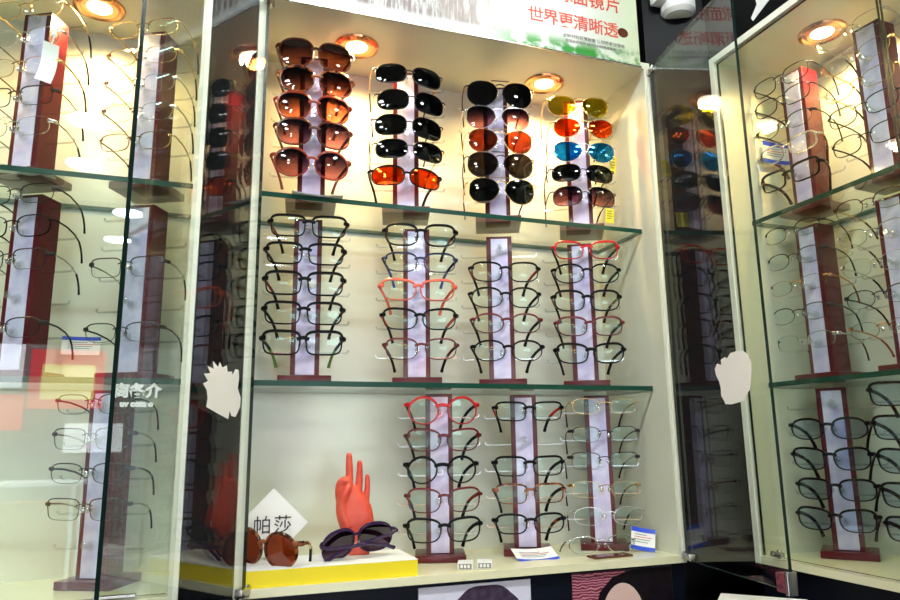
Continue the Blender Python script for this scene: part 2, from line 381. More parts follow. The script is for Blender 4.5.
# header poster over the centre cabinet
def poster_mat():
    m, nt, out = newmat('poster_print')
    tc = node(nt, 'ShaderNodeTexCoord'); sp = node(nt, 'ShaderNodeSeparateXYZ'); nt.links.new(tc.outputs['Object'], sp.inputs[0])
    def ramp(src, a, b):
        mr = node(nt, 'ShaderNodeMapRange'); mr.inputs['From Min'].default_value = a; mr.inputs['From Max'].default_value = b; mr.interpolation_type = 'SMOOTHSTEP'
        nt.links.new(src, mr.inputs['Value']); return mr.outputs[0]
    def mul(a, b):
        q = node(nt, 'ShaderNodeMath', operation='MULTIPLY'); nt.links.new(a, q.inputs[0]); nt.links.new(b, q.inputs[1]); return q.outputs[0]
    def mix(fac, a, b):
        q = node(nt, 'ShaderNodeMix', data_type='RGBA')
        nt.links.new(fac, q.inputs[0])
        for s, v in ((6, a), (7, b)):
            if isinstance(v, tuple): q.inputs[s].default_value = c4(v)
            else: nt.links.new(v, q.inputs[s])
        return q.outputs[2]
    X, Z = sp.outputs['X'], sp.outputs['Z']
    nz = node(nt, 'ShaderNodeTexNoise', Scale=26.0, Detail=6.0); nt.links.new(tc.outputs['Object'], nz.inputs['Vector'])
    # green grass along the bottom right, pale green towards the right end
    grass = mul(mul(ramp(Z, .050, .012), ramp(X, .38, .60)), ramp(nz.outputs['Fac'], .38, .52))
    col = mix(ramp(X, .66, .95), (.62,.63,.60), (.55,.64,.36))
    col = mix(grass, col, (.03,.22,.03))
    # sketched brown skyline at the left
    mp = node(nt, 'ShaderNodeMapping'); mp.inputs['Scale'].default_value = (1, 1, .12); nt.links.new(tc.outputs['Object'], mp.inputs['Vector'])
    n2 = node(nt, 'ShaderNodeTexNoise', Scale=90.0, Detail=5.0, Roughness=.75); nt.links.new(mp.outputs[0], n2.inputs['Vector'])
    sky = mul(mul(ramp(n2.outputs['Fac'], .33, .55), ramp(Z, .012, .030)), mul(ramp(X, .58, .40), ramp(X, .02, .09)))
    col = mix(sky, col, (.10,.055,.045))
    low = mul(ramp(Z, .03, .0), mul(ramp(X, .50, .30), ramp(nz.outputs['Fac'], .40, .60)))
    col = mix(low, col, (.22,.26,.29))
    p = node(nt, 'ShaderNodeBsdfPrincipled', Roughness=.35); nt.links.new(col, p.inputs['Base Color'])
    p.inputs['Emission Strength'].default_value = POST; nt.links.new(col, p.inputs['Emission Color'])  # the print also emits weakly in its own colours
    nt.links.new(p.outputs[0], out.inputs[0]); return m
M['poster'] = poster_mat()
hp = part('header_poster', M['poster'], None, 0, .851, 0, .012, 0, .42)
hp.location = (.069, YF-.003, ZT+.016-.015)
tag(hp, 'bright white weakly emissive header poster with red lettering above the centre cabinet', 'poster')
M['redlit'] = solid('red_poster_print', (.60,.06,.03), .5)
M['redlit'].node_tree.nodes['Principled BSDF'].inputs['Emission Color'].default_value = (.9,.16,.05,1); M['redlit'].node_tree.nodes['Principled BSDF'].inputs['Emission Strength'].default_value = POST  # lettering emits weakly along with the poster
def ptxt(s, x, z, size, mat, bold=0): return text_bm(s, size, mat, 'lettering', hp, (x-.069, -.0006, z-.842), (PI/2, 0, 0), .0003, bold)
for ch, x in zip('世界更清晰透', (.655,.692,.730,.768,.807,.846)): ptxt(ch, x, .919, .040, M['redlit'], .00035)
for ch, x in zip('非球面镜片', (.692,.730,.770,.812,.856)): ptxt(ch, x, .984, .042, M['redlit'], .00035)
M['greyprint'] = solid('faint_grey_print', (.25,.24,.22), .5)
ptxt('全新材料轻薄耐磨 让视野更加清晰', .800, .884, .0105, M['greyprint']); ptxt('防辐射抗疲劳 保护您的眼睛健康每一天', .800, .872, .0085, M['greyprint'])
bm = bmesh.new(); slab(bm, [(.878-.069+ .014*math.cos(t*PI/8), .078+.012*math.sin(t*PI/8)) for t in range(16)], .0004, at=-.0006); link('jar_picture', bm, M['brown'], hp)
# metal strip under the poster
ms = part('metal_trim_strip', M['steel'], None, .069, .921, YF-.006, YF-.0035, ZT-.002, ZT+.001); tag(ms, 'thin metal strip along the bottom edge of the header poster', 'trim strip')

# white round fixture at the corner above the right of the poster
fx = empty('spotlight', (1.02, 1.225, ZC+.985), label='white cylindrical spotlight fixture in dark corner beside the poster', cat='light')
bm = bmesh.new(); cyl(bm, (0,0,0),(0,0,.10), .040, .040, 32); cyl(bm, (0,0,-.010),(0,0,0), .032, .040, 32); link('body', bm, M['white'], fx, True)
bm = bmesh.new(); bx(bm, -.062,-.036,-.012,.02,.02,.085,.002); link('bracket', bm, M['white'], fx)
bm = bmesh.new(); cyl(bm, (0,0,-.0115),(0,0,-.0102), .026, .026, 28); link('front_glass', bm, M['edge'], fx, True)
# ------------------------------------------------------------------ eyeglasses
def outline(shape, a, b, s, n=40):
    """lens outline around its own centre; s = +1 / -1 is the outward side"""
    out = []
    ex = {'rect': 4.2, 'soft': 3.0, 'oval': 2.35, 'round': 2.0, 'big': 2.5, 'aviator': 2.3, 'cat': 3.0, 'sport': 2.7}[shape]
    for k in range(n):
        t = 2*PI*k/n; ct, st = math.cos(t), math.sin(t)
        u = a*math.copysign(abs(ct)**(2/ex), ct); v = b*math.copysign(abs(st)**(2/ex), st)
        if shape == 'rect':
            u *= 1 + .05*v/b; v += .04*b*(u/a)
        elif shape == 'soft':
            u *= 1 + .04*v/b; v += .05*b*(u/a)
        elif shape == 'cat':
            u *= 1 + .07*v/b; v += .13*b*(u/a)*(1 if v > 0 else .3)
        elif shape == 'aviator':
            if v < 0: v *= 1.12; u += .16*a*(-v/b)*(1 if u > 0 else 1.5)*.6; u *= 1 - .12*(v/b)**2
            else: v *= .88; v += .07*b*(u/a)
        elif shape == 'sport':
            v += -.13*b*(u/a) + .10*b*(1-(u/a)**2) - .05*b; u *= 1 + .04*v/b
        elif shape == 'big':
            u *= 1 + .05*v/b; v += -.04*b*(u/a)
        elif shape == 'round':
            v += .0
        out.append((s*u, v))
    return out if s > 0 else out[::-1]
def arc(w, x): return w*x*x
def make_glasses(st, sp=.083, fold=False):
    """st: dict(shape,a,b,th,rim,frame,lens,temple,tip,wrap,bridge). local frame: x to the right, -y is the wearer's front, z up; origin at bridge height"""
    a, b, th = st['a'], st['b'], st.get('th', .0022)*(1.35 if st.get('th', .0022) > .0018 else 1.15); wr = st.get('wrap', .9)
    root = empty('eyeglasses')
    fm = M[st['frame']]; rim = st.get('rim', 'full')
    def P(x, z, dy=0): return Vector((x, arc(wr, x) + dy - z*.08, z))
    outs = {s: [(s*sp/2 + u, v) for u, v in outline(st['shape'], a, b, s)] for s in (-1, 1)}
    bm = bmesh.new()
    for s in (-1, 1):
        o = outs[s]; n = len(o); cx = s*sp/2
        if rim == 'none': t_, d_ = .0007, .0009
        elif rim == 'half': t_, d_ = .0009, .0010
        else: t_, d_ = th, max(.0014, th*.8)
        rings = []
        for i, (x, z) in enumerate(o):
            xa, za = o[i-1]; xb, zb = o[(i+1) % n]; tx, tz = xb-xa, zb-za; L = math.hypot(tx, tz) or 1
            nx, nz = tz/L, -tx/L
            if nx*(x-cx) + nz*z < 0: nx, nz = -nx, -nz
            k = 1.0
            if rim == 'full' and th > .0020: k = .70 + .65*max(0, z/b)          # heavier brow line
            if rim == 'half': k = 2.0 if z > b*.1 else .8
            tt = t_*k
            ring = []
            for (r, d) in ((0,-d_),(tt*.6,-d_),(tt,-d_*.4),(tt,d_*.4),(tt*.6,d_),(0,d_),(-.0003,0)):
                ring.append(bm.verts.new(P(x+nx*r, z+nz*r, d)))
            rings.append(ring)
        m = len(rings[0])
        for i in range(n):
            A, B = rings[i], rings[(i+1) % n]
            for k in range(m): bm.faces.new((A[k], A[(k+1)%m], B[(k+1)%m], B[k]))
    # bridge
    gap = sp/2 - a
    zb_ = b*.35 if st['shape'] != 'aviator' else b*.55
    br = [P(-gap-.004 + (2*gap+.008)*k/8, zb_ + .0035*math.sin(PI*k/8), -.001) for k in range(9)]
    tube(bm, br, .0011 if th < .0020 or rim != 'full' else th*.8, 8, 1.0 if rim != 'full' else 1.15)
    if st.get('bridge') == 'double':
        tube(bm, [P(-gap-.014 + (2*gap+.028)*k/6, b*.95, -.001) for k in range(7)], .0010, 6)
    # end pieces
    hx = sp/2 + a; hz = b*.50
    for s in (-1, 1):
        tube(bm, [P(s*(hx-.003), hz), P(s*(hx+.003), hz+.0005), P(s*(hx+.0065), hz, .004), P(s*(hx+.0068), hz, .009)], .0012 if th < .0020 else th*.85, 8, 1.4)
    link('frame_front', bm, fm, root, True)
    # lenses
    for s in (-1, 1):
        o = outs[s]; n = len(o); bm = bmesh.new(); cx = s*sp/2
        rows = []
        for (dy, sc_) in ((-.0007, 1), (.0007, 1)):
            rg = [[bm.verts.new(P(cx+(x-cx)*q*sc_, z*q*sc_, dy - .0014*(1-q*q))) for x, z in o] for q in (1, .6)]
            cc = bm.verts.new(P(cx, 0, dy - .0014)); rows.append(rg)
            for i in range(n):
                bm.faces.new((rg[0][i], rg[0][(i+1)%n], rg[1][(i+1)%n], rg[1][i])); bm.faces.new((rg[1][i], rg[1][(i+1)%n], cc))
        for i in range(n): bm.faces.new((rows[0][0][i], rows[0][0][(i+1)%n], rows[1][0][(i+1)%n], rows[1][0][i]))
        link('lens', bm, M[st['lens']], root, True)
    # nose pads
    bm = bmesh.new()
    for s in (-1, 1):
        wire = rim != 'full' or th < .0020
        ball(bm, P(s*gap*.62, -b*.05, .005), .0052 if wire else .0042, .6, .45, 1, 10)
        tube(bm, [P(s*gap*.95, b*.10, .001), P(s*gap*.8, b*.06, .005)], .0006, 5)
    link('nose_pads', bm, M['silver' if rim != 'full' else 'acrylic'], root, True)
    # temples
    tm, tp = M[st.get('temple', st['frame'])], M[st.get('tip', st.get('temple', st['frame']))]
    tw = .0013 if th < .0020 or rim != 'full' else .0021; thh = st.get('tz', 1.3 if th < .0020 or rim != 'full' else 1.7)
    y0 = arc(wr, hx) + .007
    for s in (-1, 1):
        bm = bmesh.new(); X = hx + .0068
        if fold:
            pts = [(s*X, y0, hz), (s*(X-.012), y0+.006 + (.004 if s > 0 else 0), hz-.001), (s*(X-.05), y0+.008+(.004 if s > 0 else 0), hz-.004), (s*(X-.09), y0+.007+(.004 if s > 0 else 0), hz-.009), (s*(X-.12), y0+.006+(.004 if s > 0 else 0), hz-.018), (s*(X-.142), y0+.005+(.004 if s > 0 else 0), hz-.030)]
        else:
            q = 1.18 if (rim != 'full' or th < .0020) else 1.0
            q = 1.5 if (rim != 'full' or th < .0020) else .78
            cv = .6 if q > 1 else 1.0
            pts = [(s*X, y0, hz), (s*(X-.004*cv), y0+.020*q, hz-.002), (s*(X-.010*cv), y0+.038*q, hz-.008), (s*(X-.016*cv), y0+.050*q, hz-.016), (s*(X-.021*cv), y0+.057*q, hz-.026), (s*(X-.025*cv), y0+.062*q, hz-.038), (s*(X-.028*cv), y0+.065*q, hz-.050)]
        k = len(pts)-3
        up = Vector((0,0,1))
        tube(bm, pts[:k], tw, 8, thh, up=up)
        o = link('temple', bm, tm, root, True)
        bm = bmesh.new(); tube(bm, pts[k-1:], [tw*1.25]*(len(pts)-k) + [tw*1.5], 8, max(1.3, thh*.8), up=Vector((0,.3,1)))
        link('temple_tip', bm, tp, o, True)
    return root

ST = {
 'big_brown': dict(shape='big', a=.0325, b=.0270, th=.0026, frame='brown', lens='brownlens', wrap=1.3, desc='oversized brown gradient sunglasses'),
 'big_tort': dict(shape='big', a=.0320, b=.0245, th=.0028, frame='tort', lens='brownlens', wrap=1.3, desc='oversized dark tortoise sunglasses'),
 'big_redbrown': dict(shape='big', a=.0315, b=.0260, th=.0024, frame='redbrown', lens='brownlens', wrap=1.3, desc='large reddish brown sunglasses'),
 'big_dark': dict(shape='big', a=.0320, b=.0255, th=.0026, frame='brown', lens='violetlens', wrap=1.3, desc='round dark tortoise brown sunglasses', temple='tort'),
 'big_rose': dict(shape='round', a=.0325, b=.0270, th=.0026, frame='redbrown', lens='violetlens', wrap=1.2, desc='large rosy brown round sunglasses'),
 'sport_black': dict(shape='sport', a=.0320, b=.0195, th=.0016, frame='gun', lens='darklens', wrap=1.9, temple='gold', tip='black', desc='black driving sunglasses with gold temples'),
 'sport_black2': dict(shape='sport', a=.0320, b=.0215, th=.0014, frame='black', lens='darklens', wrap=1.9, temple='silver', tip='black', desc='black angular driving sunglasses'),
 'sport_orange': dict(shape='sport', a=.0325, b=.0190, th=.0020, frame='black', lens='orangem', wrap=2.0, desc='orange mirrored sports sunglasses'),
 'av_dark': dict(shape='aviator', a=.0335, b=0.0282, th=.0013, frame='black', lens='darklens', wrap=1.1, bridge='double', desc='dark green black-wired aviator sunglasses'),
 'av_violet': dict(shape='aviator', a=.0315, b=0.0254, th=.0013, frame='silver', lens='violetlens', wrap=1.1, bridge='double', tip='black', desc='violet gradient silver aviator sunglasses'),
 'av_brown': dict(shape='aviator', a=.0315, b=0.0254, th=.0013, frame='gold', lens='browndark', wrap=1.1, bridge='double', tip='black', desc='orange brown gold-framed aviator sunglasses'),
 'av_grey': dict(shape='aviator', a=.0325, b=0.0271, th=.0015, frame='gun', lens='greylens', wrap=1.1, bridge='double', tip='black', desc='dark grey aviator sunglasses'),
 'av_grey2': dict(shape='aviator', a=.0325, b=0.0271, th=.0013, frame='gold', lens='darklens', wrap=1.1, bridge='double', tip='black', desc='dark gold-rimmed aviator sunglasses'),
 'm_yellow': dict(shape='aviator', a=.0315, b=.0235, th=.0012, frame='gold', lens='yellowm', wrap=1.1, desc='yellow mirrored aviator sunglasses'),
 'm_orange': dict(shape='aviator', a=.0300, b=.0215, th=.0013, frame='gold', lens='orangem', wrap=1.1, tip='black', desc='orange mirrored aviator sunglasses'),
 'm_blue': dict(shape='aviator', a=.0315, b=.0230, th=.0012, frame='silver', lens='bluem', wrap=1.1, tip='black', desc='bright blue mirrored aviator sunglasses'),
 'm_black': dict(shape='sport', a=.0315, b=.0190, th=.0016, frame='black', lens='darklens', wrap=1.6, desc='black rectangular sunglasses with thin frame'),
 'm_dark': dict(shape='sport', a=.0320, b=.0215, th=.0016, frame='gun', lens='violetlens', wrap=1.6, tip='black', desc='dark smoky sunglasses with gunmetal frame'),
 'rect_black': dict(shape='rect', a=.0315, b=0.0186, th=.0026, frame='black', lens='lens', temple='black', desc='black rectangular eyeglasses'),
 'rect_tort': dict(shape='rect', a=.0310, b=0.0191, th=.0024, frame='black', lens='lens', temple='tort', tip='black', desc='black rectangular tortoise-templed eyeglasses'),
 'rect_redt': dict(shape='rect', a=.0315, b=0.0200, th=.0028, frame='black', lens='lens', temple='redbrown', tip='black', desc='bold black red-templed eyeglasses'),
 'rect_green': dict(shape='rect', a=.0320, b=0.0200, th=.0030, frame='black', lens='lens', temple='black', tip='green', desc='bold black green-tipped eyeglasses'),
 'rect_wht': dict(shape='rect', a=.0310, b=.0190, th=.0026, frame='black', lens='lens', temple='black', desc='narrow black rectangular eyeglasses'),
 'soft_black': dict(shape='soft', a=.0310, b=.0205, th=.0026, frame='black', lens='lens', temple='tort', tip='black', desc='black softly squared eyeglasses'),
 'soft_blue': dict(shape='soft', a=.0310, b=.0180, th=.0020, frame='navyf', lens='lens', tip='blue', desc='dark blue narrow eyeglasses'),
 'cat_coral': dict(shape='cat', a=.0330, b=.0190, th=.0026, frame='coral', lens='lens', desc='coral red half-clear cat-eye eyeglasses'),
 'soft_two': dict(shape='cat', a=.0320, b=.0190, th=.0024, frame='black', lens='lens', temple='coral', tip='black', desc='black eyeglasses with coral temples'),
 'soft_wine': dict(shape='soft', a=.0300, b=.0190, th=.0020, frame='wine', lens='lens', tip='black', desc='thin wine red eyeglasses'),
 'oval_black': dict(shape='soft', a=.0305, b=.0190, th=.0022, frame='black', lens='lens', temple='redbrown', tip='black', desc='black oval eyeglasses with red-brown temples'),
 'oval_black2': dict(shape='oval', a=.0310, b=.0195, th=.0022, frame='black', lens='lens', desc='black thin oval eyeglasses'),
 'oval_red': dict(shape='oval', a=.0300, b=.0185, th=.0021, frame='wine', lens='lens', temple='black', desc='dark wine and black oval eyeglasses'),
 'cat_red': dict(shape='cat', a=.0300, b=.0180, th=.0022, frame='red', lens='lens', temple='black', desc='bright red rectangular eyeglasses with black temples'),
 'soft_red': dict(shape='soft', a=.0305, b=.0185, th=.0024, frame='wine', lens='lens', temple='black', desc='dark red eyeglasses with black temples'),
 'cat_black': dict(shape='cat', a=.0315, b=.0190, th=.0028, frame='black', lens='lens', desc='heavy black cat-eye eyeglasses'),
 'round_red': dict(shape='round', a=.0285, b=.0245, th=.0028, frame='red', lens='lens', temple='black', desc='bright red round eyeglasses'),
 'round_black': dict(shape='round', a=.0275, b=.0235, th=.0028, frame='black', lens='lens', desc='black round keyhole eyeglasses'),
 'cat_wine': dict(shape='cat', a=.0310, b=.0195, th=.0024, frame='wine', lens='lens', temple='black', desc='dark wine cat-eye eyeglasses'),
 'cat_wine2': dict(shape='cat', a=.0305, b=.0210, th=.0022, frame='wine', lens='lens', temple='redbrown', tip='black', desc='red and black browline eyeglasses'),
 'soft_gold': dict(shape='cat', a=.0310, b=.0205, th=.0026, frame='black', lens='lens', tip='black', desc='black squared round-cornered eyeglasses'),
 'rect_redb': dict(shape='rect', a=.0300, b=.0175, th=.0022, frame='black', lens='lens', temple='red', tip='black', desc='slim black red-templed eyeglasses'),
 'rect_slim': dict(shape='rect', a=.0300, b=.0175, th=.0024, frame='black', lens='lens', desc='slim black rectangular eyeglasses'),
 'rect_brn': dict(shape='rect', a=.0300, b=.0175, th=.0022, frame='tort', lens='lens', temple='black', desc='brown and black rectangular eyeglasses'),
 'rect_thin': dict(shape='soft', a=.0300, b=.0175, th=.0024, frame='black', lens='lens', temple='tort', tip='black', desc='black rectangular eyeglasses with mottled temples'),
 'gold_rim': dict(shape='soft', a=.0290, b=.0160, th=.0010, rim='full', frame='gold', lens='lens', temple='gold', tip='black', desc='thin gold wire eyeglasses'),
 'half_dark': dict(shape='soft', a=.0290, b=.0160, rim='half', frame='gun', lens='lens', tip='black', desc='half-rim gunmetal eyeglasses'),
 'half_gun': dict(shape='rect', a=.0290, b=.0170, rim='half', frame='gun', lens='lens', temple='silver', tip='black', desc='half-rim dark silver-templed eyeglasses'),
 'rimless': dict(shape='soft', a=.0290, b=.0165, rim='none', frame='gold', lens='lens', tip='black', desc='rimless eyeglasses with gold fittings'),
 'rimless_s': dict(shape='soft', a=.0290, b=.0165, rim='none', frame='silver', lens='lens', tip='black', desc='rimless eyeglasses with silver fittings'),
 'rimless_p': dict(shape='oval', a=.0285, b=.0150, rim='none', frame='copper', lens='lens', tip='redbrown', desc='rimless oval rosy copper eyeglasses'),
 'white_rim': dict(shape='oval', a=.0310, b=.0180, th=.0012, frame='silver', lens='lens', tip='black', desc='silver wire oval eyeglasses'),
 'semi_gun': dict(shape='oval', a=.0285, b=.0160, rim='half', frame='gun', lens='lens', tip='black', desc='half-rim gunmetal oval eyeglasses'),
 'semi_sil': dict(shape='oval', a=.0285, b=.0160, rim='half', frame='silver', lens='lens', tip='brown', desc='half-rim silver oval eyeglasses'),
 'semi_brn': dict(shape='oval', a=.0285, b=.0170, rim='half', frame='brown', lens='lens', temple='gold', tip='brown', desc='half-rim brown gold-templed eyeglasses'),
 'thin_black': dict(shape='soft', a=.0290, b=.0180, th=.0013, frame='black', lens='lens', tip='black', desc='thin black wire eyeglasses'),
 'thin_tort': dict(shape='soft', a=.0300, b=.0180, th=.0020, frame='silver', lens='lens', temple='tort', tip='brown', desc='silver-white eyeglasses with tortoise temples'),
 'R_black': dict(shape='rect', a=.0295, b=.0185, th=.0024, frame='black', lens='lens', tip='black', desc='solid black rectangular eyeglasses'),
 'b_oval': dict(shape='oval', a=.0300, b=.0185, th=.0024, frame='black', lens='lensb', desc='black rounded eyeglasses with blue-tinted reflections'),
 'b_cat': dict(shape='cat', a=.0300, b=.0190, th=.0024, frame='black', lens='lensb', desc='black winged eyeglasses, blue-tinted lenses'),
 'b_soft': dict(shape='soft', a=.0300, b=.0180, th=.0024, frame='black', lens='lensb', desc='black softly squared eyeglasses, blue-tinted lenses'),
 'b_rect': dict(shape='rect', a=.0300, b=.0190, th=.0024, frame='black', lens='lensb', desc='black narrow rectangular eyeglasses'),
}
PROTO = {}
def glasses(style, loc, rz, label, group, sp=.079, tilt=0, rot=None):
    key = (style, sp)
    if key not in PROTO: PROTO[key] = make_glasses(ST[style], sp); o = PROTO[key]
    else: o = copy_tree(PROTO[key])
    o.location = loc; o.rotation_euler = rot if rot else (tilt, 0, rz)
    sun = 'sunglasses' in label
    if sun: o.name = 'sunglasses'
    tag(o, label, 'sunglasses' if sun else 'eyeglasses', group)
    return o

# ------------------------------------------------------------------ wooden display stands
def make_stand(rows, yoff=0, big=False):
    """local frame: origin at base centre below the post's front face, -y is the front; rows = heights of the acrylic arms"""
    root = empty('display_stand')
    w = .050
    bm = bmesh.new(); bx(bm, -w, w, -.022, .072, 0, .014 if not big else .016, .002); link('base', bm, M['maroon'], root, True)
    bm = bmesh.new(); bx(bm, -.0275, .0275, 0, .050, .0135, .328, .0012); link('post', bm, M['maroon'], root)
    bm = bmesh.new(); bx(bm, -.0182, .0182, -.0016, .0006, .016, .322, .0006); link('face_panel', bm, M['lilac'], root)
    for z in rows:
        bm = bmesh.new()
        cyl(bm, (0,-.0015,z-.004), (0,-.006,z-.004), .010, .008, 14)
        cyl(bm, (0,-.006,z-.004), (0,-.024,z-.002), .0045, .0035, 10)
        ball(bm, (0,-.0245,z-.001), .0052, 1, .8, 1.3, 10)
        link('display_arm', bm, M['acrylic'], root, True)
        bm = bmesh.new()
        tube(bm, [(-.084,.020,z-.005),(-.083,.020,z-.010),(-.080,.020,z-.012),(-.0285,.020,z-.012),(.0285,.020,z-.012),(.080,.020,z-.012),(.083,.020,z-.010),(.084,.020,z-.005)], .0022, 6, up=Vector((0,1,0)))
        link('cross_bar', bm, M['acrylic'], root)
    return root
ORD = {5: ['topmost', 'second from top', 'middle one', 'fourth down', 'lowest'], 4: ['topmost', 'second from top', 'third down', 'lowest'], 2: ['upper', 'lower']}
def station(desc, x, y, z, rz, slots, group, arms=None, sp=.079, tilt=0, srz=None):
    """a stand with its glasses: slots = [(style, (x,y,z))]"""
    rows = sorted({round(p[2]-z, 3) for s, p in slots if s} | set(arms or []), reverse=True)
    s = make_stand(rows); s.location = (x, y, z); s.rotation_euler = (0, 0, -math.atan2(x, y)*.92 if 'centre' in desc else (srz if srz is not None else rz))
    tag(s, 'maroon wooden eyewear stand with lilac face, the ' + desc, 'display stand', 'wooden eyewear stands')
    real = [q for q in slots if q[0]]
    names = ORD.get(len(real), ORD[5])
    for k, (style, p) in enumerate(real):
        lab = f"{ST[style]['desc']}, {names[k]} on the {desc}"
        if len(lab.split()) > 16: print('LONG', lab)
        glasses(style, p, rz, lab, group, sp, tilt)
    return s
def row(key, styles): return list(zip(styles, GL[key]))
D = R
station('first stand, centre top shelf', .191, 1.362, SH1, D(-1), row('tA', ['big_brown','big_tort','big_redbrown','big_dark','big_rose']), 'sunglasses on the centre top shelf')
station('second stand, centre top shelf', .390, 1.362, SH1, D(-2), row('tB', ['sport_black','sport_black2','sport_black2','sport_black','sport_orange']), 'sunglasses on the centre top shelf')
station('third stand, centre top shelf', .602, 1.362, SH1, D(-10), row('tC', ['av_dark','av_violet','av_brown','av_grey','av_grey2']), 'sunglasses on the centre top shelf')
station('fourth stand, centre top shelf', .811, 1.362, SH1, D(-12), row('tD', ['m_yellow','m_orange','m_blue','m_black','m_dark']), 'sunglasses on the centre top shelf')
station('first stand, centre middle shelf', .188, 1.362, SH2, D(-8), row('mA', ['rect_tort','rect_black','rect_redt','rect_wht','rect_green']), 'eyeglasses on the centre middle shelf')
station('second stand, centre middle shelf', .413, 1.362, SH2, D(-11), row('mB', ['soft_black','soft_blue','cat_coral','soft_two','soft_wine']), 'eyeglasses on the centre middle shelf')
station('third stand, centre middle shelf', .602, 1.362, SH2, D(-14), row('mC', ['oval_black','oval_black2','oval_red','oval_black2']), 'eyeglasses on the centre middle shelf', arms=[.298])
station('fourth stand, centre middle shelf', .803, 1.362, SH2, D(-18), row('mD', ['cat_red','oval_black2','soft_black','soft_red','cat_black']), 'eyeglasses on the centre middle shelf')
station('first stand, centre base', .466, 1.382, BASE, D(-8), row('bA', ['round_red','cat_wine','round_black','cat_wine2','soft_gold']), 'eyeglasses on the centre base board')
station('second stand, centre base', .657, 1.382, BASE, D(-11), row('bB', ['rect_redb','rect_slim','rect_brn','rect_thin']), 'eyeglasses on the centre base board', arms=[.235])
station('third stand, centre base', .838, 1.382, BASE, D(-16), row('bC', ['gold_rim','half_dark','half_gun','rimless','white_rim']), 'eyeglasses on the centre base board', sp=.084)

# right cabinet
RX = 1.200
station('far stand, right top shelf', RX, 1.092, SH1, D(-84), row('R1t', ['thin_black','thin_black','semi_gun','thin_tort','R_black']), 'eyeglasses on the right top shelf')
station('near stand, right top shelf', RX, .905, SH1, D(-84), row('R2t', ['rimless_s','rimless','gold_rim','thin_black','thin_black']), 'eyeglasses on the right top shelf')
station('far stand, right middle shelf', RX, 1.100, SH2, D(-86), row('R1m', ['semi_gun','semi_gun','rimless_p','semi_gun','semi_sil']), 'eyeglasses on the right middle shelf')
R2m = [(1.17, .925, z) for _,_,z in GL['R1m']]
station('near stand, right middle shelf', RX, .905, SH2, D(-84), list(zip(['semi_brn','semi_sil','rimless_s','semi_gun','rimless_p'], R2m)), 'eyeglasses on the right middle shelf')
station('far stand, right base', RX, 1.086, BASE, D(-66), row('R1b', ['b_oval','b_cat','b_soft','b_cat']), 'eyeglasses on the right base board', arms=[.299], sp=.077, srz=D(-50))
station('near stand, right base', RX, .890, BASE, D(-70), [(s, (1.168, .888, ZC+z)) for s, z in zip(['b_rect','b_rect','b_cat','b_rect','b_rect'], (.072,.013,-.045,-.103,-.160))], 'eyeglasses on the right base board', sp=.077, srz=D(-55))
# left cabinet
def lslots(px, py, rz, styles, zs):
    nx, ny = math.sin(rz), -math.cos(rz)
    return [(s, (px + nx*.031, py + ny*.031, ZC + z)) for s, z in zip(styles, zs) if s]
LR = D(-27); TZ = (.785,.727,.669,.611,.553); MZ = (.430,.372,.313,.254,.195); BZ = (.070,.012,-.045,-.103,-.160)
def lst(desc, x, z, rz, styles, zs, group):
    y = 1.368
    station(desc, x, y, z, rz, lslots(x, y, rz, styles, zs), group, arms=[round(ZC+q-z, 3) for s, q in zip(styles, zs) if not s])
lst('outer stand, left top shelf', -.322, SH1, LR, ['rimless','rimless_s','rimless','half_gun','rimless_s'], TZ, 'eyeglasses on the left top shelf')
lst('inner stand, left top shelf', -.125, SH1, LR, ['gold_rim','rimless','rimless_s','rimless_s','gold_rim'], TZ, 'eyeglasses on the left top shelf')
lst('outer stand, left middle shelf', -.305, SH2, LR, ['half_dark','thin_black','half_gun',None,'half_dark'], MZ, 'eyeglasses on the left middle shelf')
lst('inner stand, left middle shelf', -.122, SH2, LR, [None,None,'half_gun',None,'half_dark'], MZ, 'eyeglasses on the left middle shelf')
lst('inner stand, left base', -.155, BASE, LR, ['half_dark','half_gun','half_dark','half_gun',None], BZ, 'eyeglasses on the left base board')
# ------------------------------------------------------------------ small things in the centre cabinet
# yellow-edged card box
yb = empty('display_board', (.235, 1.315, BASE), label='white display board with bright yellow edge lying at the lower left of the centre cabinet', cat='display board')
bm = bmesh.new(); bx(bm, -.149,.146,-.060,.066, 0, .027, .001); link('core', bm, M['yellowbox'], yb)
bm = bmesh.new(); bx(bm, -.149,.146,-.060,.066, .0272, .0285); link('top_sheet', bm, M['paper'], yb)
BT = BASE + .0287
# diamond sign
sg = empty('brand_sign', (.138, 1.350, BT+.062), label='white diamond-shaped sign with black Chinese lettering standing on the yellow-edged board', cat='sign')
sg.rotation_euler = (R(-8), 0, 0)
bm = bmesh.new(); slab(bm, [(0,-.062),(.062,0),(0,.062),(-.062,0)], .012, at=0); link('plaque', bm, M['paper'], sg)
for ch, x in (('帕', -.019), ('莎', .017)): text_bm(ch, .033, M['ink'], 'lettering', sg, (x, -.0008, -.004), (PI/2,0,0), .0004)
for ch, x in (('好', -.018), ('情', .002)): text_bm(ch, .0105, M['inkgrey'], 'lettering', sg, (x, -.0008, -.030), (PI/2,0,0), .0003)
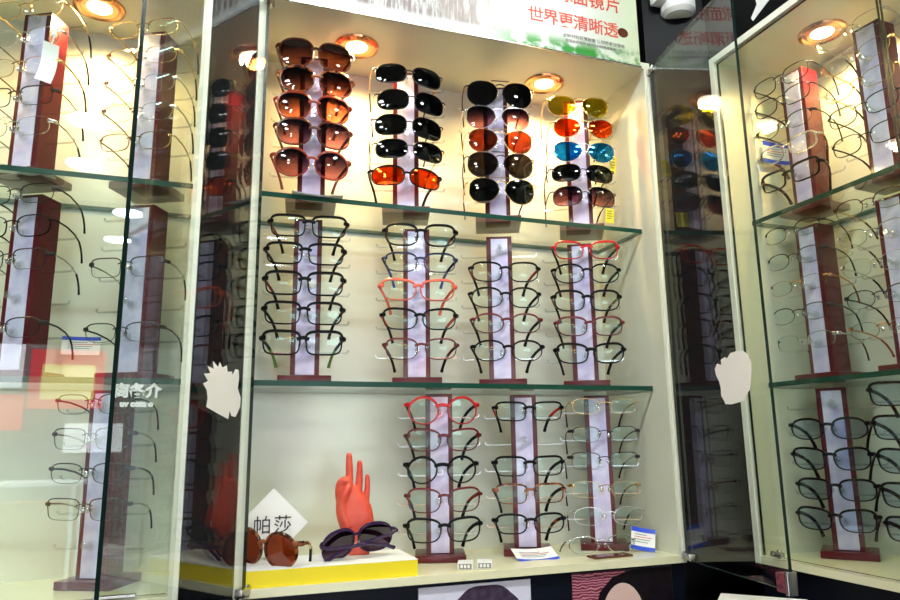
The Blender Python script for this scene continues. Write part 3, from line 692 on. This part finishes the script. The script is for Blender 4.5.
# small dark plinth behind it, in shade
# brown sunglasses lying on the board, seen from the side
M['browndark2'] = clear('amber_brown_lens', (.50,.17,.06), .06)
ST['board_brown'] = dict(shape='round', a=.0305, b=.0275, th=.0028, frame='tort', lens='browndark2', wrap=2.2, temple='gold', tip='black', desc='')
o = glasses('board_brown', (.118, 1.300, BT+.0265), 0, 'brown tortoise sunglasses with gold temples lying on the board before the diamond sign', None, .072, rot=(R(4), R(3), R(-50)))
ST['board_purple'] = dict(shape='big', a=.0310, b=.0255, th=.0024, frame='purple', lens='purplel', wrap=1.6, temple='purple', desc='')
o = make_glasses(ST['board_purple'], .073, fold=True); o.name = 'sunglasses'
o.location = (.283, 1.318, BT+.029); o.rotation_euler = (R(-24), R(7), R(180+12))
tag(o, 'dark purple sunglasses with folded temples lying in front of the red hand', 'sunglasses')

# red wooden hand
def skin(name, verts, edges, radii, mat, parent, rootv=0, sub=2, flat=1.0):
    me = bpy.data.meshes.new(name); me.from_pydata(verts, edges, []); o = bpy.data.objects.new(name, me); C.objects.link(o)
    o.modifiers.new('s', 'SKIN'); o.modifiers['s'].use_smooth_shade = True
    for i, r in enumerate(radii):
        rr = r if isinstance(r, tuple) else (r, r)
        me.skin_vertices[0].data[i].radius = rr
    me.skin_vertices[0].data[rootv].use_root = True
    ss = o.modifiers.new('b', 'SUBSURF'); ss.levels = sub; ss.render_levels = sub
    dg = bpy.context.evaluated_depsgraph_get(); m2 = bpy.data.meshes.new_from_object(o.evaluated_get(dg))
    bpy.data.objects.remove(o); return m2
hand = empty('hand_sculpture', (.290, 1.352, BT-.0002), label='red wooden hand sculpture with raised fingers standing on the yellow-edged board', cat='sculpture')
# profile of the palm as stacked ellipses (z, x centre, half width, half depth)
prof = [(0,.004,.0235,.016),(.004,.004,.025,.017),(.020,.003,.0235,.016),(.034,.003,.026,.0165),(.050,.002,.0330,.018),(.066,.000,.0370,.019),(.082,-.003,.0375,.0185),(.098,-.006,.0365,.017),(.110,-.0110,.0315,.0150),(.121,-.0155,.0265,.0135),(.131,-.0185,.0215,.012),(.139,-.0205,.0170,.0100),(.144,-.022,.011,.006)]
bm = bmesh.new(); rings = []
SG = 28
for z, cx, hw, hd in prof:
    rings.append([bm.verts.new((cx + hw*math.copysign(abs(math.cos(2*PI*k/SG))**.9, math.cos(2*PI*k/SG)), hd*math.sin(2*PI*k/SG)*(1 - .25*(math.sin(2*PI*k/SG) < 0)*(1-abs(math.cos(2*PI*k/SG)))), z)) for k in range(SG)])
for a, b in zip(rings, rings[1:]):
    for k in range(SG): bm.faces.new((a[k], a[(k+1)%SG], b[(k+1)%SG], b[k]))
bm.faces.new(rings[0][::-1]); bm.faces.new(rings[-1])
def finger(pts, rad):
    P = [Vector(p) for p in pts]; Q = []; RR = []
    for i in range(len(P)-1):
        for t in (0, .25, .5, .75):
            p0 = P[max(i-1,0)]; p1 = P[i]; p2 = P[i+1]; p3 = P[min(i+2,len(P)-1)]
            Q.append(.5*((2*p1)+(p2-p0)*t+(2*p0-5*p1+4*p2-p3)*t*t+(3*p1-p0-3*p2+p3)*t**3)); RR.append(rad[i]*(1-t)+rad[i+1]*t)
    Q.append(P[-1]); RR.append(rad[-1])
    d = (Q[-1]-Q[-2]).normalized()
    Q += [P[-1]+d*rad[-1]*.6, P[-1]+d*rad[-1]*.92]; RR += [rad[-1]*.78, rad[-1]*.38]
    tube(bm, Q, RR, 14, 1.0, up=Vector((0,1,0)))
finger([(-.018,.002,.115),(-.0155,.004,.146),(-.0155,.005,.174),(-.0165,.004,.200)], [.0110,.0084,.0080,.0062])      # middle finger
finger([(.002,.003,.095),(.0045,.004,.130),(.0060,.005,.158),(.0060,.004,.184)], [.0115,.0080,.0074,.0056])          # ring finger
finger([(.017,.003,.085),(.0205,.004,.110),(.0225,.004,.134),(.0225,.002,.156)], [.0105,.0072,.0062,.0048])          # little finger
finger([(-.028,.0,.098),(-.0335,.0,.122),(-.0325,-.004,.142),(-.0235,-.008,.149),(-.0150,-.008,.143)], [.0130,.0112,.0098,.0085,.0068])  # index, curled to the thumb
finger([(-.016,-.001,.055),(-.027,-.003,.080),(-.0300,-.006,.102),(-.0260,-.010,.120),(-.0180,-.012,.134)], [.0170,.0145,.0120,.0100,.0075])   # thumb
me_h = link('hand', bm, M['redhand'], hand, True)
rm = me_h.modifiers.new('r', 'REMESH'); rm.mode = 'VOXEL'; rm.voxel_size = .0016; rm.use_smooth_shade = True
sm = me_h.modifiers.new('s', 'SMOOTH'); sm.iterations = 5; sm.factor = .6
hand.rotation_euler = (0, 0, R(-10)); hand.scale = (.90, .90, .90)

# printed cards and tags
def card(loc, rot, w, h, label, band_top=True, band_bot=True, cat='card', group='blue and white printed cards'):
    r = empty('printed_card', loc, label=label, cat=cat, group=group, rot=rot)
    bm = bmesh.new(); 
    n = 8
    t = [bm.verts.new((-w/2 + w*i/n, .004*math.sin(PI*i/n), z)) for i in range(n+1) for z in (-h/2, h/2)]
    b = [bm.verts.new((-w/2 + w*i/n, .004*math.sin(PI*i/n)+.0006, z)) for i in range(n+1) for z in (-h/2, h/2)]
    for i in range(n):
        for q in (t, b): bm.faces.new((q[2*i], q[2*i+2], q[2*i+3], q[2*i+1]))
        bm.faces.new((t[2*i], t[2*i+2], b[2*i+2], b[2*i])); bm.faces.new((t[2*i+1], t[2*i+3], b[2*i+3], b[2*i+1]))
    bm.faces.new((t[0], t[1], b[1], b[0])); bm.faces.new((t[2*n], t[2*n+1], b[2*n+1], b[2*n]))
    link('sheet', bm, M['paper'], r)
    def strip(z0, z1, nm, mat, x0=-w/2, x1=w/2):
        bm = bmesh.new(); m_ = 8
        ys = lambda x: .004*math.sin(PI*(x+w/2)/w)
        f = [bm.verts.new((x0+(x1-x0)*i/m_, ys(x0+(x1-x0)*i/m_)-.0005, z)) for i in range(m_+1) for z in (z0, z1)]
        g = [bm.verts.new((x0+(x1-x0)*i/m_, ys(x0+(x1-x0)*i/m_)-.0002, z)) for i in range(m_+1) for z in (z0, z1)]
        for i in range(m_):
            for q in (f, g): bm.faces.new((q[2*i], q[2*i+2], q[2*i+3], q[2*i+1]))
        link(nm, bm, mat, r)
    if band_top: strip(h/2-h*.20, h/2, 'printed_band', M['tagblue'])
    if band_bot: strip(-h/2, -h/2+h*.18, 'printed_band', M['tagblue'])
    for k in range(4): strip(h*.18-h*.11*k, h*.21-h*.11*k, 'printed_line', M['redprint'] if k == 1 else M['inkgrey'], -w*.35, w*(.15+.07*((k*3)%4)))
    return r
card((.893, 1.318, BASE+.026), (R(-18), R(10), R(-22)), .050, .046, 'blue and white printed card leaning at the right end of the centre base board')
card((.650, 1.335, BASE+.010), (R(-68), 0, R(-4)), .088, .048, 'blue and white printed card lying before the second stand on the centre base', band_top=False)
card((1.206, 1.160, ZC+.632), (R(-3), R(6), R(-12)), .066, .052, 'blue and white printed card behind far stand on the right top shelf')
card((-.305, 1.338, SH1+.004), (R(-85), 0, R(6)), .085, .07, 'white printed card with blue band flat on the left top shelf', band_top=False)
card((-.215, 1.470, ZC+.186), (R(-6), 0, 0), .066, .035, 'small blue and white card behind stands on the left middle shelf', band_bot=False)
card((.196, 1.314, SH1+.005), (R(-86), 0, R(-2)), .098, .05, 'white printed card with pale blue band flat on the centre top shelf', band_top=False)
# yellow stickers hanging from the sunglasses on the fourth stand
for loc, w, h, lab in (((.862, 1.322, ZC+.500), .020, .034, 'yellow price tag hanging from the lowest sunglasses on the fourth top stand'),
                  ((.888, 1.335, ZC+.632), .014, .042, 'yellow price tag hanging from the blue mirrored sunglasses')):
    r = empty('price_tag', loc, label=lab, cat='price tag', group='yellow price tags', rot=(0, R(5), R(-10)))
    bm = bmesh.new(); bx(bm, -w/2, w/2, -.0004, .0004, -h/2, h/2); link('label', bm, M['tagyellow'], r)
    for k in range(4):
        bm = bmesh.new(); bx(bm, -w*.35, w*(.2+.05*(k%3)), -.0008, -.0005, h*.3-h*.17*k, h*.34-h*.17*k); link('printed_line', bm, M['ink'], r)
# white hanging tag on the outer left stand
r = empty('price_tag', (-.285, 1.300, ZC+.665), label='white paper price tag hanging from a gold rimless frame, left top shelf', cat='price tag', rot=(0, R(6), R(20)))
bm = bmesh.new()
n = 10
for dy in (0, .0006):
    v = [bm.verts.new((x + .004*math.sin(i/n*PI), dy + .006*math.sin(i/n*PI*1.3), .038 - .078*i/n)) for i in range(n+1) for x in (-.013, .013)]
    for i in range(n): bm.faces.new((v[2*i], v[2*i+1], v[2*i+3], v[2*i+2]))
link('label', bm, M['paper'], r)
bm = bmesh.new(); tube(bm, [(0,0,.036),(.002,-.001,.052),(.001,0,.070),(.004,.001,.080)], .0016, 6); ball(bm, (.001,0,.056), .005, 1, .7, 1.2); link('string', bm, M['white'], r, True)
# white clip-on price holders
for i, (x, y, lab) in enumerate(((.484, 1.290, 'small white price holder lying left of its twin on the centre base board'), (.520, 1.284, 'small white price holder lying right of its twin on the centre base board'))):
    r = empty('price_holder', (x, y, BASE), R(-22), lab, 'price holder', 'white price holders'); r.scale = (1.3, 1.2, 1.25)
    bm = bmesh.new(); bx(bm, -.011,.011,-.016,.016,0,.010,.0015); bx(bm, -.011,.011,.016,.034,0,.004,.001); link('body', bm, M['white'], r)
    bm = bmesh.new(); bx(bm, -.009,.009,-.0168,-.0158,.0018,.0088); link('price_window', bm, M['inkgrey'], r)
    for k in range(3):
        bm = bmesh.new(); bx(bm, -.0068+.005*k,-.0035+.005*k,-.0174,-.0166,.003,.0075,.0003); link('digit', bm, M['white'], r)
# wire glasses lying on the base board, in front of the third stand
ST['lying'] = dict(shape='oval', a=.030, b=.0165, th=.0012, frame='silver', lens='lens', temple='gun', tip='black', desc='')
glasses('lying', (.800, 1.325, BASE+.020), 0, 'thin silver wire eyeglasses lying on the centre base board before the third stand', None, .082, rot=(R(-20), 0, R(-8)))
bm = bmesh.new(); bx(bm, -.045,.045,-.016,.016,0,.004,.002); o = link('nameplate', bm, M['brownplate'] if 'brownplate' in M else M['brown']); o.location = (.795, 1.292, BASE+.0004); o.rotation_euler = (0,0,R(2))
tag(o, 'small dark brown nameplate lying before the silver wire eyeglasses', 'nameplate')

# ------------------------------------------------------------------ in front of and below the cabinets
# two portrait posters hung on the lower cupboard
M['skin'] = solid('printed_skin', (.80,.55,.48), .5); M['hair'] = solid('printed_hair', (.006,.004,.006), .6, spec=.1, noise=(60, (.012,.008,.011), .2)); M['hair2'] = solid('printed_violet_hair', (.030,.018,.038), .6, spec=.1, noise=(80, (.075,.05,.09), .2))
M['posterbg'] = solid('poster_background', (.70,.68,.82), .5); M['darkbg'] = solid('poster_dark', (.012,.010,.020), .5)
def knit():
    m, nt, out = newmat('printed_red_knit'); tc = node(nt, 'ShaderNodeTexCoord'); w = node(nt, 'ShaderNodeTexWave', Scale=60.0, Distortion=6.0, Detail=2.0); nt.links.new(tc.outputs['Object'], w.inputs['Vector']); w.bands_direction = 'Z'
    rp = node(nt, 'ShaderNodeValToRGB'); rp.color_ramp.elements[0].color = (.16,.008,.03,1); rp.color_ramp.elements[1].color = (.62,.22,.30,1); rp.color_ramp.elements[0].position = .45; rp.color_ramp.elements[1].position = .75
    p = node(nt, 'ShaderNodeBsdfPrincipled', Roughness=.6); nt.links.new(w.outputs['Color'], rp.inputs[0]); nt.links.new(rp.outputs[0], p.inputs['Base Color']); nt.links.new(p.outputs[0], out.inputs[0]); return m
M['knit'] = knit()
def flat(pts, at, mat, name, parent, t=.0006):
    bm = bmesh.new(); slab(bm, pts, t, at=at); return link(name, bm, mat, parent)
def ell(cx, cz, a, b, n=36, f=lambda t: 1): return [(cx + a*math.cos(2*PI*k/n)*f(2*PI*k/n), cz + b*math.sin(2*PI*k/n)*f(2*PI*k/n)) for k in range(n)]
p1 = empty('portrait_poster', (.493, 1.2588, ZB-.005-.30), label='pale portrait poster of a person with dark violet hair below the centre cabinet', cat='poster')
flat([(-.110,0),(.108,0),(.108,.297),(-.110,.297)], 0, M['posterbg'], 'sheet', p1, .003)
flat(ell(.018,.250,.066,.044,36,lambda t: 1+.03*math.sin(7*t)), -.0008, M['hair2'], 'hair', p1)
flat(ell(.012,.185,.050,.066), -.0016, M['skin'], 'face', p1)
flat([(-.085,0),(.085,0),(.070,.09),(.03,.115),(-.03,.115),(-.070,.09)], -.0012, M['hair'], 'clothing', p1)
flat(ell(.030,.246,.058,.030,36,lambda t: 1+.04*math.sin(5*t)), -.0024, M['hair2'], 'fringe', p1)
p2 = empty('portrait_poster', (.797, 1.2588, ZB-.005-.30), label='portrait poster of a black-haired person beside red knit, below right end of centre cabinet', cat='poster')
flat([(-.110,0),(.118,0),(.118,.300),(-.110,.300)], 0, M['darkbg'], 'sheet', p2, .003)
flat([(-.109,.05),(-.03,.10),(-.012,.17),(-.010,.24),(.00,.285),(.01,.299),(-.109,.299)], -.0008, M['knit'], 'knitwear', p2)
flat([(-.080,0),(.112,0),(.117,.18),(.115,.298),(.030,.299),(-.020,.288),(-.050,.262),(-.070,.200)], -.0014, M['hair'], 'hair', p2)
flat(ell(.000,.200,.050,.076), -.0020, M['skin'], 'face', p2)

# counter ledge things at the bottom edge
o = empty('paper_box', (.940, 1.045, ZC-.357), R(45), 'pale blue-white paper box on the corner counter below the dark pilaster', 'box')
bm = bmesh.new(); bx(bm, -.07,.07,-.07,.07,0,.065,.002); link('box_body', bm, M['paper'], o)
bm = bmesh.new(); bx(bm, -.073,.073,-.073,.073,.0652,.072,.001); link('lid', bm, M['paper'], o)
o = part('counter', M['navy'], None, .60, 1.06, .60, 1.20, 0, ZC-.3572, bev=.004); tag(o, 'dark counter standing in the corner below the cabinets', 'counter')
# pleated violet cloth at lower left
bm = bmesh.new(); NX = 90
M['cloth'] = solid('violet_pleated_cloth', (.20,.13,.28), .55, noise=(60, (.34,.26,.42), .3))
g = []
for j, (yy, zz) in enumerate(((1.16, -.262), (1.13,-.258), (1.10,-.266), (1.085,-.30), (1.08,-.40), (1.075,-.60))):
    g.append([bm.verts.new((-.22 + .34*i/NX, yy + .004*math.sin(i*1.4)*(1+j*.25), ZC + zz + .0025*math.sin(i*1.4+.6))) for i in range(NX+1)])
for a, b in zip(g, g[1:]):
    for i in range(NX): bm.faces.new((a[i], a[i+1], b[i+1], b[i]))
o = link('pleated_cloth', bm, M['cloth'], None, True); sm = o.modifiers.new('t', 'SOLIDIFY'); sm.thickness = .002
tag(o, 'violet pleated cloth draped below the left glass door', 'cloth')
o = part('low_counter', M['navy'], None, -.23, .13, 1.092, 1.158, 0, ZC-.2705, bev=.002); tag(o, 'dark low counter under the violet pleated cloth', 'counter')
# red ornament in the right cabinet
o = empty('red_ornament', (1.150, .812, ZC-.035), label='small red knotted ornament hanging beside the near stand at the right edge', cat='ornament')
bm = bmesh.new()
for k in range(5):
    a = 2*PI*k/5+.3; ball(bm, (0, .007*math.cos(a), .007*math.sin(a)), .0065, .6, 1, 1)
tube(bm, [(0,0,.01),(0,0,.06)], .0007, 5); link('knot', bm, M['red'], o, True)
bm = bmesh.new(); cyl(bm, (0,0,-.010),(0,0,-.045), .003, .007, 10); link('tassel', bm, M['red'], o, True)

# ------------------------------------------------------------------ the street seen in the glass
def thing_box(name, label, cat, mat, *b):
    return tag(part(name, mat, None, *b), label, cat)
M['street'] = solid('street_paving', (.35,.34,.32), .8, noise=(2, (.28,.27,.26), .3)); M['facade'] = solid('pale_facade', (.20,.20,.20), .7)
M['litred'] = glow('lit_red_sign', (1,.10,.12), 3.0); M['lityellow'] = glow('lit_yellow_sign', (1,.80,.25), 4.0); M['litblue'] = glow('lit_blue_sign', (.15,.5,1), 4.0); M['litwhite'] = glow('lit_white_panel', (.9,.95,1), 4.0)
sbox('floor_street', M['street'], -9, 9, -14, -3.2, -.12, -.02)
w = sbox('wall_street', M['facade'], -9, 9, -10.4, -10, -.02, 6)
def sign(name, lab, x0, x1, z0, z1, mat, y=-9.95):
    return tag(part(name, mat, None, x0, x1, y-.05, y, z0, z1), lab, 'sign')
sign('shop_sign', 'red shop sign across the street', -2.50, -1.45, 1.98, 2.90, M['litred'])
sign('shop_sign', 'yellow shop sign panel across the street', -2.32, -1.58, 2.12, 2.66, M['lityellow'], -9.88)
sign('shop_sign', 'white lit panel across the street', -4.3, -2.6, 2.3, 3.0, M['litwhite'])
sign('shop_sign', 'small red and white sign below the big white panel', -2.95, -2.55, 1.65, 2.2, M['litred'])
sign('shop_sign', 'white window panel lower across the street', -1.95, -1.12, 1.3, 1.75, M['litwhite'])
sign('shop_sign', 'tall glowing white panel opposite, added for lens highlights', 4.6, 5.6, .6, 2.6, M['litwhite'])  # this and the next two: unseen glowing panels added as lens highlights
sign('shop_sign', 'wide glowing pale panel opposite, added for lens highlights', 6.2, 8.2, .4, 2.3, M['litwhite'])
sign('shop_sign', 'glowing white panel opposite, added for lens highlights', 1.0, 3.2, 1.2, 2.1, M['litwhite'])
M['brownw'] = solid('orange_brown_planks', (.45,.20,.08), .6); M['whitelit'] = solid('white_table_top', (.9,.9,.9), .4)
thing_box('planter', 'long orange-brown planter across the street', 'planter', M['brownw'], -3.6, -1.1, -7.2, -6.8, -.019, .78)
t = empty('table', (-2.0, -6.2, -.02), label='white folding table outside the shop', cat='table')
bm = bmesh.new(); bx(bm, -.9,.9,-.35,.35,1.02,1.06,.004); link('tabletop', bm, M['whitelit'], t)
for x in (-.82,.82):
    for y in (-.3,.3):
        bm = bmesh.new(); cyl(bm, (x,y,0),(x,y,1.02),.02); link('leg', bm, M['whitelit'], t)
# ------------------------------------------------------------------ light, camera
w = bpy.data.worlds.new('w'); sc.world = w; w.use_nodes = True; nt = w.node_tree
for n in list(nt.nodes): nt.nodes.remove(n)
out = nt.nodes.new('ShaderNodeOutputWorld'); bg = nt.nodes.new('ShaderNodeBackground'); bg.inputs[0].default_value = (.82,.92,1,1); bg.inputs[1].default_value = WORLD
nt.links.new(bg.outputs[0], out.inputs[0])
def area(name, loc, rot, sx, sy, e, col):
    l = bpy.data.lights.new(name, 'AREA'); l.shape = 'RECTANGLE'; l.size = sx; l.size_y = sy; l.energy = e; l.color = col
    o = bpy.data.objects.new(name, l); C.objects.link(o); o.location = loc; o.rotation_euler = rot; return o
# round ceiling lamps of the shop; the right row is added fill
M['panel'] = glow('ceiling_panel_lamp', (.93,1,.98), PANEL)
for i, (x, y, lab) in enumerate(((-.53,-.76,'nearest of the left row'),(-.62,-1.31,'second of the left row'),(-.48,-2.09,'third of the left row'),(-.60,-2.74,'farthest of the left row'),(1.1,-.8,'added fill, nearest of the right row'),(1.1,-2.2,'added fill, farthest of the right row'))):
    r = empty('ceiling_lamp', (x, y, CE), label='round ceiling lamp, ' + lab, cat='lamp', group='round ceiling lamps')
    bm = bmesh.new(); cyl(bm, (0,0,-.0005), (0,0,-.03), .10, .095, 32); link('housing', bm, M['white'], r, True)
    bm = bmesh.new(); cyl(bm, (0,0,-.0302), (0,0,-.034), .085, .085, 32); link('diffuser', bm, M['panel'], r)
for i, (x, lab) in enumerate(((-.75,'left'),(.45,'right'))):  # unseen fill lamps added to brighten the cabinets
    r = empty('fill_lamp', (x, .42, CE), label='long white fill lamp added under the ceiling, the ' + lab + ' one', cat='lamp', group='added fill lamps')
    bm = bmesh.new(); bx(bm, -.50,.50,-.045,.045,-.03,-.0005,.004); link('housing', bm, M['white'], r)
    bm = bmesh.new(); bx(bm, -.49,.49,-.035,.035,-.040,-.0302); link('diffuser', bm, M['panel'], r)
# track spotlights aimed at the header poster
for x, e in ((.56, 5), (.25, 1.5)):
    l = bpy.data.lights.new('track_spot', 'SPOT'); l.energy = e; l.spot_size = R(38); l.spot_blend = .8; l.shadow_soft_size = .02; l.color = (1,.96,.88)
    o = bpy.data.objects.new('track_spot', l); C.objects.link(o); o.location = (x, .75, ZC+1.25)
    d = Vector((x+.04, 1.25, ZC+.96)) - o.location; o.rotation_euler = d.to_track_quat('-Z', 'Y').to_euler()

cam = bpy.data.cameras.new('camera'); cam.sensor_width = 36; cam.lens = 701.84/900*36; cam.clip_start = .02
co = bpy.data.objects.new('camera', cam); C.objects.link(co); sc.camera = co
yaw, pit, rol = R(19.6441), R(11.3805), R(-.7672)
fwd = Vector((math.sin(yaw)*math.cos(pit), math.cos(yaw)*math.cos(pit), math.sin(pit)))
lx = Vector((math.cos(yaw), -math.sin(yaw), 0)); ly = lx.cross(fwd)
X = lx*math.cos(rol) + ly*math.sin(rol); Y = -lx*math.sin(rol) + ly*math.cos(rol)
m = Matrix((X, Y, -fwd)).transposed().to_4x4(); m.translation = (0, 0, ZC); co.matrix_world = m

vs = sc.view_settings; sc.display_settings.display_device = 'sRGB'; vs.view_transform = 'Standard'; vs.look = 'None'; vs.exposure = EXPO; vs.gamma = 1; vs.use_curve_mapping = False
cy = sc.cycles; cy.max_bounces = 12; cy.diffuse_bounces = 4; cy.glossy_bounces = 6; cy.transparent_max_bounces = 48; cy.transmission_bounces = 8
cy.caustics_reflective = False; cy.caustics_refractive = False; cy.sample_clamp_indirect = 6; cy.use_denoising = True
